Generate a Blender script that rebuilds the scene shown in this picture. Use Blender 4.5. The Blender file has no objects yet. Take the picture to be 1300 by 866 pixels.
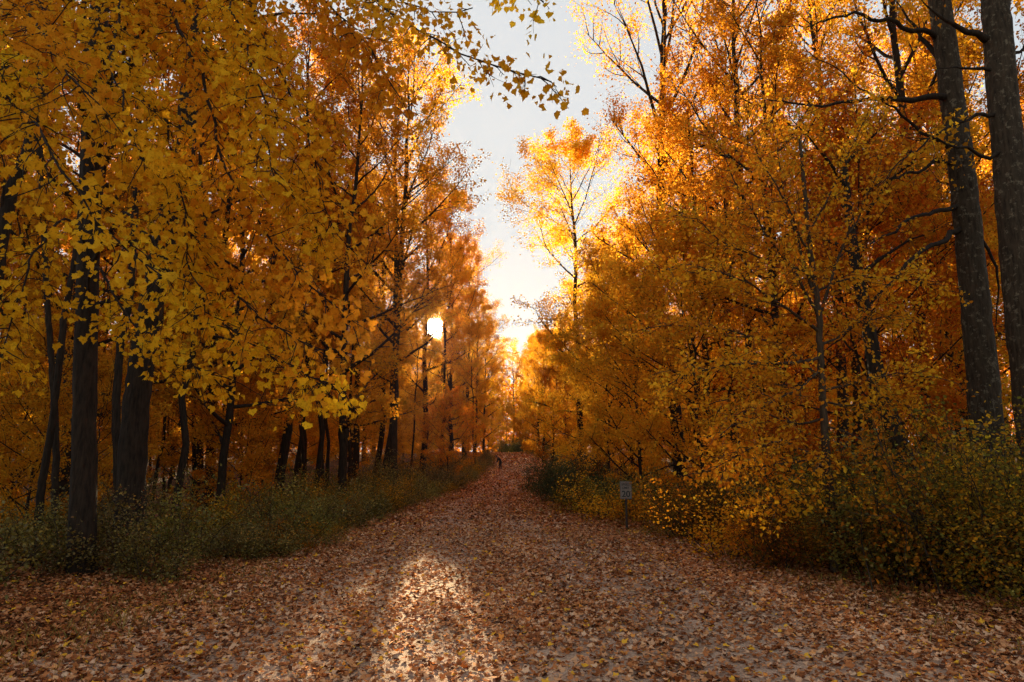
import bpy, math, random
import numpy as np
from mathutils import Vector, Matrix
rng = np.random.default_rng(11)
random.seed(5)
C = bpy.context.scene.collection
SC = bpy.context.scene
D2R = math.radians

# ------------------------------------------------------------------ camera model
PITCH = D2R(10.4); FPX = 866.7; CAMZ = 1.6
def P(px, py, D):
    """a point at forward distance D (metres) seen at the photo's pixel"""
    x = (px - 650) / FPX; y = (433 - py) / FPX
    dy = math.cos(PITCH) - y * math.sin(PITCH); dz = math.sin(PITCH) + y * math.cos(PITCH)
    t = D / dy
    return np.array([x * t, D, CAMZ + dz * t])
SUN_DIR = P(553, 417, 100) - np.array([0, 0, CAMZ]); SUN_DIR /= np.linalg.norm(SUN_DIR)
SUN_AZ = math.atan2(SUN_DIR[0], SUN_DIR[1]); SUN_EL = math.asin(SUN_DIR[2])

# ------------------------------------------------------------------ terrain
def gz(y):
    y = np.asarray(y, float)
    s = 0.05 * 5 * np.log1p(np.exp((y - 29) / 5))
    s2 = 0.05 * 6 * np.log1p(np.exp((y - 106) / 6)) * 1.25
    return s - s2
RY = [-30, 0, 5, 9.9, 17.7, 22, 27, 33, 40, 56, 70, 82, 100, 115, 135, 160]
RL = [-4.6, -4.4, -4.2, -4.1, -4.05, -4.1, -4.0, -3.2, -2.5, -2.3, -2.1, -2.2, -3.2, -6, -14, -26]
RR = [5.4, 5.2, 5.0, 4.4, 3.1, 1.7, 1.1, 1.2, 2.0, 3.3, 3.7, 3.1, .8, -1.4, -8, -20]
def sm(tabx, taby, y):
    y = np.asarray(y, float)
    return sum(np.interp(y + d, tabx, taby) for d in (-2, -1, 0, 1, 2)) / 5
def rl(y): return sm(RY, RL, y)
def rr(y): return sm(RY, RR, y)
def vnoise(x, y, s, seed=0):
    x = np.asarray(x, float) / s; y = np.asarray(y, float) / s
    xi = np.floor(x); yi = np.floor(y); fx = x - xi; fy = y - yi
    fx = fx * fx * (3 - 2 * fx); fy = fy * fy * (3 - 2 * fy)
    def h(a, b):
        v = np.sin(a * 127.1 + b * 311.7 + seed * 74.7) * 43758.5453
        return v - np.floor(v)
    return (h(xi, yi) * (1 - fx) + h(xi + 1, yi) * fx) * (1 - fy) + (h(xi, yi + 1) * (1 - fx) + h(xi + 1, yi + 1) * fx) * fy
def ground_z(x, y):
    x = np.asarray(x, float); y = np.asarray(y, float)
    out = np.maximum(np.maximum(rl(y) - x, x - rr(y)), 0)
    w = np.clip((out - 0.3) / 4, 0, 1)
    far = np.clip(out / 60, 0, 1)
    return gz(y) + w * ((vnoise(x, y, 3.1, 1) - .5) * .35 + (vnoise(x, y, 11, 2) - .45) * .9) + far * far * 2 * vnoise(x, y, 60, 4)

# ------------------------------------------------------------------ mesh helpers
class MB:
    """collects faces of one mesh"""
    def __init__(s): s.v = []; s.l = []; s.n = []; s.m = []; s.t = []; s.nv = 0
    def add(s, v, faces, mat=0, tint=None):
        """faces: (F,k) int array"""
        v = np.asarray(v, np.float32).reshape(-1, 3); faces = np.asarray(faces, np.int32)
        s.v.append(v); s.l.append((faces + s.nv).ravel()); F, k = faces.shape
        s.n.append(np.full(F, k, np.int32)); s.m.append(np.full(F, mat, np.int32))
        s.t.append(np.zeros(F, np.float32) + .5 if tint is None else np.asarray(tint, np.float32))
        s.nv += len(v)
    def build(s, name, smooth=False):
        me = bpy.data.meshes.new(name)
        if not s.v: return me
        v = np.concatenate(s.v); l = np.concatenate(s.l); n = np.concatenate(s.n); m = np.concatenate(s.m); t = np.concatenate(s.t)
        me.vertices.add(len(v)); me.vertices.foreach_set('co', v.ravel())
        me.loops.add(len(l)); me.loops.foreach_set('vertex_index', l)
        me.polygons.add(len(n))
        st = np.zeros(len(n), np.int32); st[1:] = np.cumsum(n)[:-1]
        me.polygons.foreach_set('loop_start', st); me.polygons.foreach_set('loop_total', n)
        me.polygons.foreach_set('material_index', m)
        if smooth is not False:
            me.polygons.foreach_set('use_smooth', (m != 1) if smooth == 'wood' else np.ones(len(n), bool))
        a = me.attributes.new('tint', 'FLOAT', 'FACE'); a.data.foreach_set('value', t)
        me.update(calc_edges=True)
        return me
def link(name, me, mats=(), parent=None, loc=None):
    o = bpy.data.objects.new(name, me); C.objects.link(o)
    if me is not None and len(me.materials) == 0:
        for m in mats: me.materials.append(m)
    if parent is not None: o.parent = parent
    if loc is not None: o.location = [float(c) for c in loc]
    return o
def tag(o, label=None, cat=None, group=None, kind=None):
    if label: o['label'] = label
    if cat: o['category'] = cat
    if group: o['group'] = group
    if kind: o['kind'] = kind
    return o
def empty(name, loc, rz=0, sc=1):
    o = bpy.data.objects.new(name, None); C.objects.link(o)
    o.empty_display_size = .2
    o.location = [float(c) for c in loc]; o.rotation_euler = (0, 0, rz); o.scale = (sc, sc, sc); return o

def tube(mb, pts, rad, sides=5, mat=0, wob=0, cap=True):
    pts = np.asarray(pts, float); rad = np.asarray(rad, float); n = len(pts)
    t = np.gradient(pts, axis=0); t /= np.linalg.norm(t, axis=1)[:, None] + 1e-9
    d = pts[-1] - pts[0]; ref = np.array([1., .2, 0]) if abs(d[2]) > .7 * np.linalg.norm(d) else np.array([0, .1, 1.])
    u = np.cross(t, ref); u /= np.linalg.norm(u, axis=1)[:, None] + 1e-9
    w = np.cross(t, u)
    a = np.arange(sides) * 2 * math.pi / sides
    rr_ = rad[:, None] * np.ones(sides)
    if wob:
        k = rng.random(6) * 6
        zz = np.linspace(0, 1, n)[:, None]
        rr_ = rr_ * (1 + wob * (np.sin(a * 2 + k[0] + zz * 4) * .5 + np.sin(a * 3 + k[1] - zz * 6) * .4 + np.sin(a * 7 + k[2] + zz * 9) * .28) + wob * .5 * rng.standard_normal((n, sides)) * .3)
    v = pts[:, None, :] + rr_[:, :, None] * (np.cos(a)[None, :, None] * u[:, None, :] + np.sin(a)[None, :, None] * w[:, None, :])
    i = np.arange(n - 1)[:, None] * sides; j = np.arange(sides)[None, :]; jn = (j + 1) % sides
    f = np.stack([i + j, i + jn, i + sides + jn, i + sides + j], -1).reshape(-1, 4)
    mb.add(v.reshape(-1, 3), f, mat)

SHAPES = {
 'diamond': [(0, 0), (.42, .45), (0, 1), (-.42, .45)],
 'oval': [(0, 0), (.3, .25), (.33, .6), (0, 1), (-.33, .6), (-.3, .25)],
 'maple': [(0, 0), (.14, .06), (.36, -.02), (.40, .18), (.58, .40), (.44, .52), (.40, .70), (.25, .70), (.05, 1.0), (-.22, .70), (-.38, .68), (-.42, .5), (-.60, .44), (-.40, .2), (-.38, 0), (-.12, .08)],
 'lobed': [(0, 0), (.35, .08), (.5, .45), (.22, .55), (0, 1), (-.22, .55), (-.5, .45), (-.35, .08)],
}
def leaves(mb, pos, size, axis, nrm, shape='diamond', tint=None, mat=1, fold=.18, curl=.15):
    """pos (N,3), size (N,), axis (N,3) leaf direction, nrm (N,3) approx normal"""
    sh = np.array(SHAPES[shape]); k = len(sh); N = len(pos)
    axis = axis / (np.linalg.norm(axis, axis=1)[:, None] + 1e-9)
    side = np.cross(axis, nrm); side /= np.linalg.norm(side, axis=1)[:, None] + 1e-9
    n = np.cross(side, axis)
    fr = fold * (0.4 + rng.random(N)); cr = curl * rng.standard_normal(N)
    x = sh[None, :, 0]; y = sh[None, :, 1]
    z = np.abs(x) * fr[:, None] * 1.4 + (y ** 2) * cr[:, None]
    wv = .8 + .4 * rng.random(N)
    v = pos[:, None, :] + size[:, None, None] * ((x * wv[:, None])[..., None] * side[:, None, :] + y[..., None] * axis[:, None, :] + z[..., None] * n[:, None, :])
    f = np.arange(N * k).reshape(N, k)
    mb.add(v.reshape(-1, 3), f, mat, rng.random(N) if tint is None else tint)
def rdir(N, flat=1.0):
    d = rng.standard_normal((N, 3)); d[:, 2] *= flat
    return d / (np.linalg.norm(d, axis=1)[:, None] + 1e-9)

# ------------------------------------------------------------------ materials
def newmat(name):
    m = bpy.data.materials.new(name); m.use_nodes = True; nt = m.node_tree; nt.nodes.clear()
    return m, nt, nt.nodes.new('ShaderNodeOutputMaterial')
def ramp(nt, stops, interp='LINEAR'):
    r = nt.nodes.new('ShaderNodeValToRGB'); cr = r.color_ramp; cr.interpolation = interp
    while len(cr.elements) < len(stops): cr.elements.new(0.5)
    for e, (p, c) in zip(cr.elements, stops): e.position = p; e.color = (*c, 1)
    return r
def N_(nt, t, **kw):
    n = nt.nodes.new(t)
    for k, v in kw.items():
        if k in n.inputs: n.inputs[k].default_value = v
        else: setattr(n, k, v)
    return n
def leafmat(name, stops, trans=.5, var=.25, rough=.6, spec=.0, hue=.02, mott=False):
    m, nt, out = newmat(name); L = nt.links.new
    at = N_(nt, 'ShaderNodeAttribute', attribute_name='tint')
    r = ramp(nt, stops); L(at.outputs['Fac'], r.inputs[0])
    oi = N_(nt, 'ShaderNodeObjectInfo')
    rc = r.outputs[0]
    if mott:
        tc = N_(nt, 'ShaderNodeTexCoord'); nz = N_(nt, 'ShaderNodeTexNoise', Scale=38.0, Detail=4.0, Roughness=.7); L(tc.outputs['Object'], nz.inputs[0])
        rz_ = ramp(nt, [(.32, (.6, .45, .4)), (.46, (1, 1, 1)), (.7, (1.12, 1.12, 1))]); L(nz.outputs[0], rz_.inputs[0])
        mm = N_(nt, 'ShaderNodeMix', data_type='RGBA', blend_type='MULTIPLY'); mm.inputs[0].default_value = 1; L(rc, mm.inputs[6]); L(rz_.outputs[0], mm.inputs[7]); rc = mm.outputs[2]
    mh = N_(nt, 'ShaderNodeMapRange'); mh.inputs[3].default_value = .5 - hue; mh.inputs[4].default_value = .5 + hue
    mv = N_(nt, 'ShaderNodeMapRange'); mv.inputs[3].default_value = 1 - var; mv.inputs[4].default_value = 1 + var * .7
    L(oi.outputs['Random'], mh.inputs[0]); L(oi.outputs['Random'], mv.inputs[0])
    hs = N_(nt, 'ShaderNodeHueSaturation'); L(rc, hs.inputs['Color']); L(mh.outputs[0], hs.inputs['Hue']); L(mv.outputs[0], hs.inputs['Value'])
    d = N_(nt, 'ShaderNodeBsdfDiffuse'); t = N_(nt, 'ShaderNodeBsdfTranslucent'); mx = N_(nt, 'ShaderNodeMixShader', Fac=trans)
    L(hs.outputs[0], d.inputs[0]); L(hs.outputs[0], t.inputs[0]); L(d.outputs[0], mx.inputs[1]); L(t.outputs[0], mx.inputs[2])
    last = mx
    if spec > 0:
        g = N_(nt, 'ShaderNodeBsdfGlossy'); g.inputs['Roughness'].default_value = rough
        m2 = N_(nt, 'ShaderNodeMixShader', Fac=spec); L(mx.outputs[0], m2.inputs[1]); L(g.outputs[0], m2.inputs[2]); last = m2
    L(last.outputs[0], out.inputs[0]); return m
def barkmat(name, c1, c2, lich=None, scale=1.0, bump=.6):
    m, nt, out = newmat(name); L = nt.links.new
    tc = N_(nt, 'ShaderNodeTexCoord'); mp = N_(nt, 'ShaderNodeMapping'); mp.inputs['Scale'].default_value = (14 * scale, 14 * scale, 2.6 * scale)
    L(tc.outputs['Object'], mp.inputs[0])
    n1 = N_(nt, 'ShaderNodeTexNoise', Scale=1.6, Detail=7.0, Roughness=.65); L(mp.outputs[0], n1.inputs[0])
    r = ramp(nt, [(.3, c1), (.55, c2), (.8, tuple(min(1, c * 1.7) for c in c2))]); L(n1.outputs[0], r.inputs[0])
    col = r.outputs[0]
    if lich:
        n2 = N_(nt, 'ShaderNodeTexNoise', Scale=9.0, Detail=6.0, Roughness=.75); L(tc.outputs['Object'], n2.inputs[0])
        r2 = ramp(nt, [(.55, (0, 0, 0)), (.63, (1, 1, 1))]); L(n2.outputs[0], r2.inputs[0])
        mx = N_(nt, 'ShaderNodeMix', data_type='RGBA'); mul = N_(nt, 'ShaderNodeMath', operation='MULTIPLY'); mul.inputs[1].default_value = .7
        L(r2.outputs[0], mul.inputs[0]); L(mul.outputs[0], mx.inputs[0]); L(col, mx.inputs[6]); mx.inputs[7].default_value = (*lich, 1); col = mx.outputs[2]
    b = N_(nt, 'ShaderNodeBump', Strength=bump, Distance=.03); L(n1.outputs[0], b.inputs['Height'])
    p = N_(nt, 'ShaderNodeBsdfPrincipled', Roughness=.9); p.inputs['Specular IOR Level'].default_value = .15
    L(col, p.inputs['Base Color']); L(b.outputs[0], p.inputs['Normal']); L(p.outputs[0], out.inputs[0]); return m
def plain(name, c, rough=.6, metal=0.):
    m, nt, out = newmat(name)
    n = N_(nt, 'ShaderNodeTexNoise', Scale=25.0, Detail=3.0)
    r = ramp(nt, [(.3, tuple(x * .75 for x in c)), (.7, tuple(min(1, x * 1.15) for x in c))])
    p = N_(nt, 'ShaderNodeBsdfPrincipled', Roughness=rough, Metallic=metal)
    nt.links.new(n.outputs[0], r.inputs[0]); nt.links.new(r.outputs[0], p.inputs['Base Color']); nt.links.new(p.outputs[0], out.inputs[0]); return m

YEL = leafmat('yellow_maple_leaf', [(0, (.46, .14, .01)), (.12, (.70, .30, .012)), (.5, (.86, .42, .018)), (.85, (.90, .48, .025)), (1, (.66, .42, .03))], trans=.5, var=.1, mott=True)
GOLD = leafmat('golden_leaf', [(0, (.50, .17, .012)), (.3, (.76, .36, .02)), (.7, (.86, .46, .03)), (1, (.66, .42, .04))], var=.14, hue=.01)
ORA = leafmat('orange_leaf', [(0, (.46, .13, .01)), (.35, (.78, .33, .018)), (.75, (.86, .42, .025)), (1, (.84, .50, .035))], var=.14, hue=.01)
RUST = leafmat('rust_leaf', [(0, (.32, .10, .01)), (.4, (.60, .23, .016)), (.8, (.72, .33, .022)), (1, (.64, .38, .03))], var=.18, hue=.01)
RED = leafmat('red_leaf', [(0, (.40, .08, .01)), (.5, (.70, .19, .014)), (1, (.76, .32, .02))], var=.15, hue=.01)
GOLDMIX = leafmat('golden_mixed_leaf', [(0, (.46, .12, .01)), (.3, (.76, .26, .016)), (.6, (.86, .40, .022)), (.88, (.82, .46, .03)), (1, (.50, .34, .03))], var=.12, trans=.5, hue=.01)
OLIV = leafmat('olive_shrub_leaf', [(0, (.26, .085, .01)), (.25, (.12, .08, .012)), (.55, (.17, .125, .018)), (.8, (.34, .24, .035)), (1, (.64, .30, .02))], var=.25, trans=.35, spec=.03, rough=.5)
DGRN = leafmat('dark_green_leaf', [(0, (.03, .04, .01)), (.5, (.06, .075, .018)), (.85, (.10, .10, .025)), (1, (.3, .14, .02))], var=.2, trans=.3, spec=.03, rough=.5)
MIX = leafmat('mixed_autumn_leaf', [(0, (.18, .055, .01)), (.28, (.17, .10, .016)), (.45, (.14, .115, .02)), (.6, (.42, .17, .016)), (.82, (.68, .25, .016)), (1, (.68, .42, .03))], var=.25, trans=.4)
BARK = barkmat('brown_bark', (.010, .006, .004), (.034, .021, .013))
BARKG = barkmat('grey_lichen_bark', (.016, .010, .006), (.056, .037, .022), lich=(.20, .155, .10))
BARKL = barkmat('light_brown_bark', (.026, .016, .009), (.075, .046, .026))
TWIG = barkmat('twig_bark', (.015, .009, .006), (.045, .028, .017), bump=.0)

# ------------------------------------------------------------------ generic growth
def curve(p0, d, length, n, wander=.12, lift=0.0):
    pts = [np.array(p0, float)]; d = np.array(d, float); d /= np.linalg.norm(d)
    for i in range(n):
        d = d + rng.standard_normal(3) * wander + np.array([0, 0, lift / n]); d /= np.linalg.norm(d)
        pts.append(pts[-1] + d * length / n)
    return np.array(pts)
def along(pts, f):
    s = np.r_[0, np.cumsum(np.linalg.norm(np.diff(pts, axis=0), axis=1))]; x = f * s[-1]
    p = np.array([np.interp(x, s, pts[:, k]) for k in range(3)])
    i = min(len(pts) - 2, max(0, int(np.searchsorted(s, x) - 1))); t = pts[i + 1] - pts[i]
    return p, t / (np.linalg.norm(t) + 1e-9)
def side_dir(t, spread, up=0.0):
    r = rng.standard_normal(3); r -= r.dot(t) * t; r /= np.linalg.norm(r) + 1e-9
    d = t * math.cos(spread) + r * math.sin(spread) + np.array([0, 0, up]); return d / np.linalg.norm(d)

def grow_tree(H=20, base=.35, R=3.6, trunk_r=.2, limbs=18, sub=6, twigs=4, lpt=14, leaf=.1, shape='diamond',
              elev=(15, 60), prof='oval', spread=.35, flat=.7, fork=0, lean=0, wander=.03, top_sparse=0., dead=0, wscale=1.0, lowleaf=1.):
    """returns (trunk MB, crown MB); crown slot 0 twig, slot 1 leaf"""
    T = MB(); K = MB()
    n = 14
    z = np.linspace(0, 1, n)
    wx = np.cumsum(rng.standard_normal(n) * wander * H / n * 2); wy = np.cumsum(rng.standard_normal(n) * wander * H / n * 2)
    wx -= wx[0]; wy -= wy[0]
    tp = np.stack([wx + lean * H * z, wy, z * H * .97], 1)
    tr = trunk_r * (1 - z * .93) ** .8; tr[0] *= 1.35
    tp[0, 2] -= .4
    tube(T, tp, np.maximum(tr, .012), 10, wob=.05)
    def P_prof(h):
        t = (h - base) / (1 - base)
        if prof == 'oval': return math.sqrt(max(0.02, 1 - (2 * t - .9) ** 2 * .9)) if t < .95 else .35
        if prof == 'vase': return .35 + .75 * t if t < .85 else .8
        if prof == 'cone': return 1.05 - t * .85
        if prof == 'wide': return 1.0 if t < .6 else 1.3 - t * .9
        return 1
    pos = []; tin = []
    for i in range(limbs):
        h = base + (1 - base) * ((i + .3) / limbs) ** .9
        h = min(.97, h)
        p0, t0 = along(tp, h)
        az = i * 2.39996 + rng.normal(0, .35)
        e = D2R(elev[0] + (elev[1] - elev[0]) * ((h - base) / (1 - base)) + rng.normal(0, 7))
        L = R * P_prof(h) * rng.uniform(.75, 1.15) / max(.45, max(.05, math.cos(e)) ** .6)
        if prof == 'vase': L *= 1.25
        d = np.array([math.cos(az) * math.cos(e), math.sin(az) * math.cos(e), math.sin(e)])
        lp = curve(p0, d, L, 6, .10, lift=.25 if elev[1] < 50 else .5)
        r0 = min(float(np.interp(h, z, tr)) * .62, .022 * L + .01)
        tube(T, lp, np.linspace(r0, .012, 7), 6)
        for j in range(sub):
            f = .22 + .78 * (j + rng.random()) / sub
            p1, t1 = along(lp, f)
            L1 = L * rng.uniform(.28, .5) * (1.15 - f * .6)
            lp1 = curve(p1, side_dir(t1, rng.uniform(.5, 1.0), .12), L1, 4, .14, .25)
            tube(K, lp1, np.linspace(max(r0 * .35 * wscale, .008), .005, 5), 4, 0)
            ci = rng.random()
            for q in range(twigs):
                f2 = .25 + .75 * (q + rng.random()) / twigs
                p2, t2 = along(lp1, f2)
                L2 = L1 * rng.uniform(.35, .65)
                lp2 = curve(p2, side_dir(t2, rng.uniform(.4, 1.1), .05), L2, 3, .2, 0)
                if wscale > 0: tube(K, lp2, np.linspace(.006, .003, 4) * max(wscale, .6), 3, 0)
                dens = 1 - top_sparse * max(0, (h - .45) / .55)
                if rng.random() < dead: continue
                kk = rng.poisson(lpt * dens * (.35 + 1.1 * ci) * (lowleaf if h < base + .25 else 1))
                if kk:
                    s = rng.random(kk) ** .8
                    base_p = np.stack([np.interp(s * 3, np.arange(4), lp2[:, c]) for c in range(3)], 1)
                    pos.append(base_p + rng.standard_normal((kk, 3)) * spread * np.array([1, 1, flat]) * (.35 + L2 * .35))
                    tin.append(np.clip(ci * .5 + rng.random(kk) * .5 + rng.normal(0, .06), 0, 1))
    if pos:
        pos = np.concatenate(pos); tin = np.concatenate(tin); N = len(pos)
        ax = rdir(N, .7); ax[:, 2] -= .35
        nr = rdir(N); nr[:, 2] += .5
        leaves(K, pos, leaf * rng.uniform(.6, 1.25, N), ax, nr, shape, tin)
    return T, K

def grow_shrub(R=1.2, H=1.4, stems=16, lps=110, leaf=.06, shape='diamond', up=.8, bottom=.0):
    T = MB(); K = MB(); pos = []; tin = []
    for i in range(stems):
        az = rng.random() * 6.283; e = rng.uniform(.35, 1.4) * up + .15
        p0 = np.array([rng.normal(0, R * .28), rng.normal(0, R * .28), -.1])
        L = H * rng.uniform(.65, 1.15) if e > .9 else R * rng.uniform(.7, 1.1)
        lp = curve(p0, [math.cos(az) * math.cos(e), math.sin(az) * math.cos(e), math.sin(e)], L, 6, .14, .3 if e < .9 else -.3)
        tube(T, lp, np.linspace(.012, .004, 7), 4)
        ci = rng.random()
        for j in range(5):
            p1, t1 = along(lp, rng.uniform(.2, .9))
            lp1 = curve(p1, side_dir(t1, rng.uniform(.5, 1.2), .1), L * rng.uniform(.2, .45), 3, .2)
            tube(K, lp1, np.linspace(.005, .002, 4), 3, 0)
            kk = lps // 5
            s = rng.random(kk)
            pos.append(np.stack([np.interp(s * 3, np.arange(4), lp1[:, c]) for c in range(3)], 1) + rng.standard_normal((kk, 3)) * .1 * R)
            tin.append(np.clip(ci * .45 + rng.random(kk) * .55, 0, 1))
    pos = np.concatenate(pos); tin = np.concatenate(tin); k = pos[:, 2] > .02; pos = pos[k]; tin = tin[k]; N = len(pos)
    nr = rdir(N); nr[:, 2] += .9; nr[:, 1] -= .2
    leaves(K, pos, leaf * rng.uniform(.55, 1.3, N), rdir(N, .5), nr, shape, tin)
    return T, K

# prototypes (mesh pairs), shared by every tree of the same build
PROTO = {}
def proto(key, fn, **kw):
    T, K = fn(**kw); PROTO[key] = (T.build(key + '_trunk', True), K.build(key + '_crown', 'wood'))
def set_mat(o, mats):
    me = o.data
    while len(me.materials) < len(mats): me.materials.append(mats[len(me.materials)])
    for i, m in enumerate(mats):
        o.material_slots[i].link = 'OBJECT'; o.material_slots[i].material = m
CORR = []
def gx(px, D):
    return (px - 650) / FPX * (D * math.cos(PITCH) + (float(gz(D)) - CAMZ) * math.sin(PITCH))
def in_corridor(w):
    """True for points in the gap the sun shines through"""
    o = np.array([0, 0, CAMZ]); q = w - o; s = q @ SUN_DIR; c = q - s[:, None] * SUN_DIR[None]
    lat = c[:, 0] / math.cos(SUN_AZ); ver = c[:, 2]
    g = w - np.array([-.85, 8.2, 0]); s2 = g @ SUN_DIR; c2 = g - s2[:, None] * SUN_DIR[None]
    r2 = (c2[:, 0] / .95) ** 2 + (c2[:, 2] / 1.1) ** 2
    fine = vnoise(w[:, 0] + w[:, 1] * .7, w[:, 2] + w[:, 1] * .4, .06, 6); hole = vnoise(c2[:, 0] + 9, c2[:, 2] + 9, .23, 6)
    return ((s > 12) & (((lat / .6) ** 2 + (ver / .6) ** 2) < 1)) | ((s2 > 6) & (r2 < 1.2) & (fine < (1.05 - r2 * .75) * (.15 + .85 * hole)))
def place(key, name, x, y, mats, label, cat, group=None, s=1.0, rz=None, kind=None, parts=('trunk', 'crown'), sz=None, dz=0.0):
    rz = random.random() * 6.28 if rz is None else rz
    e = empty(name, (x, y, float(ground_z(x, y)) - .03 + dz), rz, s)
    if sz: e.scale = (s, s, sz)
    tag(e, label, cat, group, kind)
    tm, cm = PROTO[key]
    t = link(parts[0], tm, (), e); c = link(parts[1], cm, (), e)
    # a gap in this crown where the sun stands?
    M = Matrix.Translation(e.location) @ Matrix.Rotation(rz, 4, 'Z') @ Matrix.Diagonal((e.scale[0], e.scale[1], e.scale[2], 1))
    mx = abs(x - (SUN_DIR[0] / SUN_DIR[1]) * y)
    if y > 10 and mx < 7:
        me = cm; n = len(me.vertices); co = np.empty(n * 3, np.float32); me.vertices.foreach_get('co', co); co = co.reshape(-1, 3)
        Mn = np.array(M); w = co @ Mn[:3, :3].T + Mn[:3, 3]
        bad = in_corridor(w)
        if bad.any():
            import bmesh
            nm = me.copy(); bm = bmesh.new(); bm.from_mesh(nm); bm.verts.ensure_lookup_table()
            seen = [bm.verts[i] for i in np.nonzero(bad)[0]]
            fs = {f for v in seen for f in v.link_faces}
            bmesh.ops.delete(bm, geom=list(fs), context='FACES')
            bm.to_mesh(nm); bm.free(); c.data = nm
    set_mat(t, [mats[0]]); set_mat(c, [TWIG, mats[1]])
    return e

# ------------------------------------------------------------------ world, sun, camera
def world():
    w = bpy.data.worlds.new('World'); SC.world = w; w.use_nodes = True; nt = w.node_tree; nt.nodes.clear(); L = nt.links.new
    out = N_(nt, 'ShaderNodeOutputWorld'); bg = N_(nt, 'ShaderNodeBackground'); bg.inputs[1].default_value = SKY_STRENGTH
    sky = N_(nt, 'ShaderNodeTexSky', sky_type='NISHITA'); sky.sun_disc = False; sky.sun_elevation = SUN_EL; sky.sun_rotation = SUN_AZ
    sky.air_density = 1.0; sky.dust_density = 1.5; sky.ozone_density = 1.0; sky.altitude = 100
    # the sun's own disc and its aureole in the sky
    tc = N_(nt, 'ShaderNodeTexCoord'); nv = N_(nt, 'ShaderNodeVectorMath', operation='NORMALIZE'); L(tc.outputs['Generated'], nv.inputs[0])
    dp = N_(nt, 'ShaderNodeVectorMath', operation='DOT_PRODUCT'); L(nv.outputs[0], dp.inputs[0]); dp.inputs[1].default_value = tuple(SUN_DIR)
    ac = N_(nt, 'ShaderNodeMath', operation='ARCCOSINE'); L(dp.outputs['Value'], ac.inputs[0])
    mr = N_(nt, 'ShaderNodeMapRange', interpolation_type='SMOOTHSTEP'); mr.inputs[1].default_value = D2R(.85); mr.inputs[2].default_value = D2R(.3); mr.inputs[3].default_value = 0; mr.inputs[4].default_value = 400
    L(ac.outputs[0], mr.inputs[0])
    au = N_(nt, 'ShaderNodeMath', operation='MULTIPLY'); L(ac.outputs[0], au.inputs[0]); au.inputs[1].default_value = -1 / D2R(.8)
    ex = N_(nt, 'ShaderNodeMath', operation='EXPONENT'); L(au.outputs[0], ex.inputs[0])
    e2 = N_(nt, 'ShaderNodeMath', operation='MULTIPLY'); L(ex.outputs[0], e2.inputs[0]); e2.inputs[1].default_value = 30
    sm_ = N_(nt, 'ShaderNodeMath', operation='ADD'); L(mr.outputs[0], sm_.inputs[0]); L(e2.outputs[0], sm_.inputs[1])
    cb = N_(nt, 'ShaderNodeVectorMath', operation='SCALE'); cb.inputs[0].default_value = (1, .82, .5); L(sm_.outputs[0], cb.inputs['Scale'])
    # hazy evening sky: the brightest part levels off
    g_ = N_(nt, 'ShaderNodeVectorMath', operation='SCALE'); g_.inputs['Scale'].default_value = SKY_GAIN; L(sky.outputs[0], g_.inputs[0])
    k_ = N_(nt, 'ShaderNodeVectorMath', operation='SCALE'); k_.inputs['Scale'].default_value = 1 / SKY_MAX; L(g_.outputs[0], k_.inputs[0])
    o_ = N_(nt, 'ShaderNodeVectorMath', operation='ADD'); L(k_.outputs[0], o_.inputs[0]); o_.inputs[1].default_value = (1, 1, 1)
    dv = N_(nt, 'ShaderNodeVectorMath', operation='DIVIDE'); L(g_.outputs[0], dv.inputs[0]); L(o_.outputs[0], dv.inputs[1])
    hs = N_(nt, 'ShaderNodeHueSaturation'); hs.inputs['Saturation'].default_value = SKY_SAT; L(dv.outputs[0], hs.inputs['Color'])
    tn = N_(nt, 'ShaderNodeVectorMath', operation='MULTIPLY'); tn.inputs[1].default_value = (.98, 1.0, 1.01); L(hs.outputs[0], tn.inputs[0])
    ad = N_(nt, 'ShaderNodeVectorMath', operation='ADD'); L(tn.outputs[0], ad.inputs[0]); L(cb.outputs[0], ad.inputs[1])
    L(ad.outputs[0], bg.inputs[0]); L(bg.outputs[0], out.inputs[0])
SKY_STRENGTH = .05; SKY_SAT = 1.7; SKY_GAIN = 9.0; SKY_MAX = 2.4; SUN_STRENGTH = 4.1; EXPOSURE = 2.8
world()
sl = bpy.data.lights.new('sun', 'SUN'); sl.energy = SUN_STRENGTH; sl.angle = D2R(.6); sl.color = (1, .77, .43)
so = bpy.data.objects.new('sun', sl); C.objects.link(so); so.rotation_euler = Vector(SUN_DIR).to_track_quat('Z', 'Y').to_euler(); so.location = (0, 0, 40)
cam = bpy.data.cameras.new('camera'); cam.sensor_width = 36; cam.lens = 24.0; cam.clip_end = 3000; cam.clip_start = .05
co = bpy.data.objects.new('camera', cam); C.objects.link(co); co.location = (0, 0, CAMZ); co.rotation_euler = (math.pi / 2 + PITCH, 0, 0); SC.camera = co
SC.view_settings.view_transform = 'Standard'; SC.view_settings.look = 'None'; SC.view_settings.gamma = 1; SC.view_settings.exposure = EXPOSURE; SC.view_settings.use_curve_mapping = False
cy = SC.cycles; cy.volume_bounces = 0; cy.max_bounces = 10; cy.diffuse_bounces = 8; cy.transmission_bounces = 8; cy.glossy_bounces = 2; cy.transparent_max_bounces = 4
cy.use_denoising = True; cy.denoising_prefilter = 'NONE'; cy.denoiser = 'OPENIMAGEDENOISE'; cy.sample_clamp_indirect = 6; cy.caustics_reflective = False; cy.caustics_refractive = False

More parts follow.
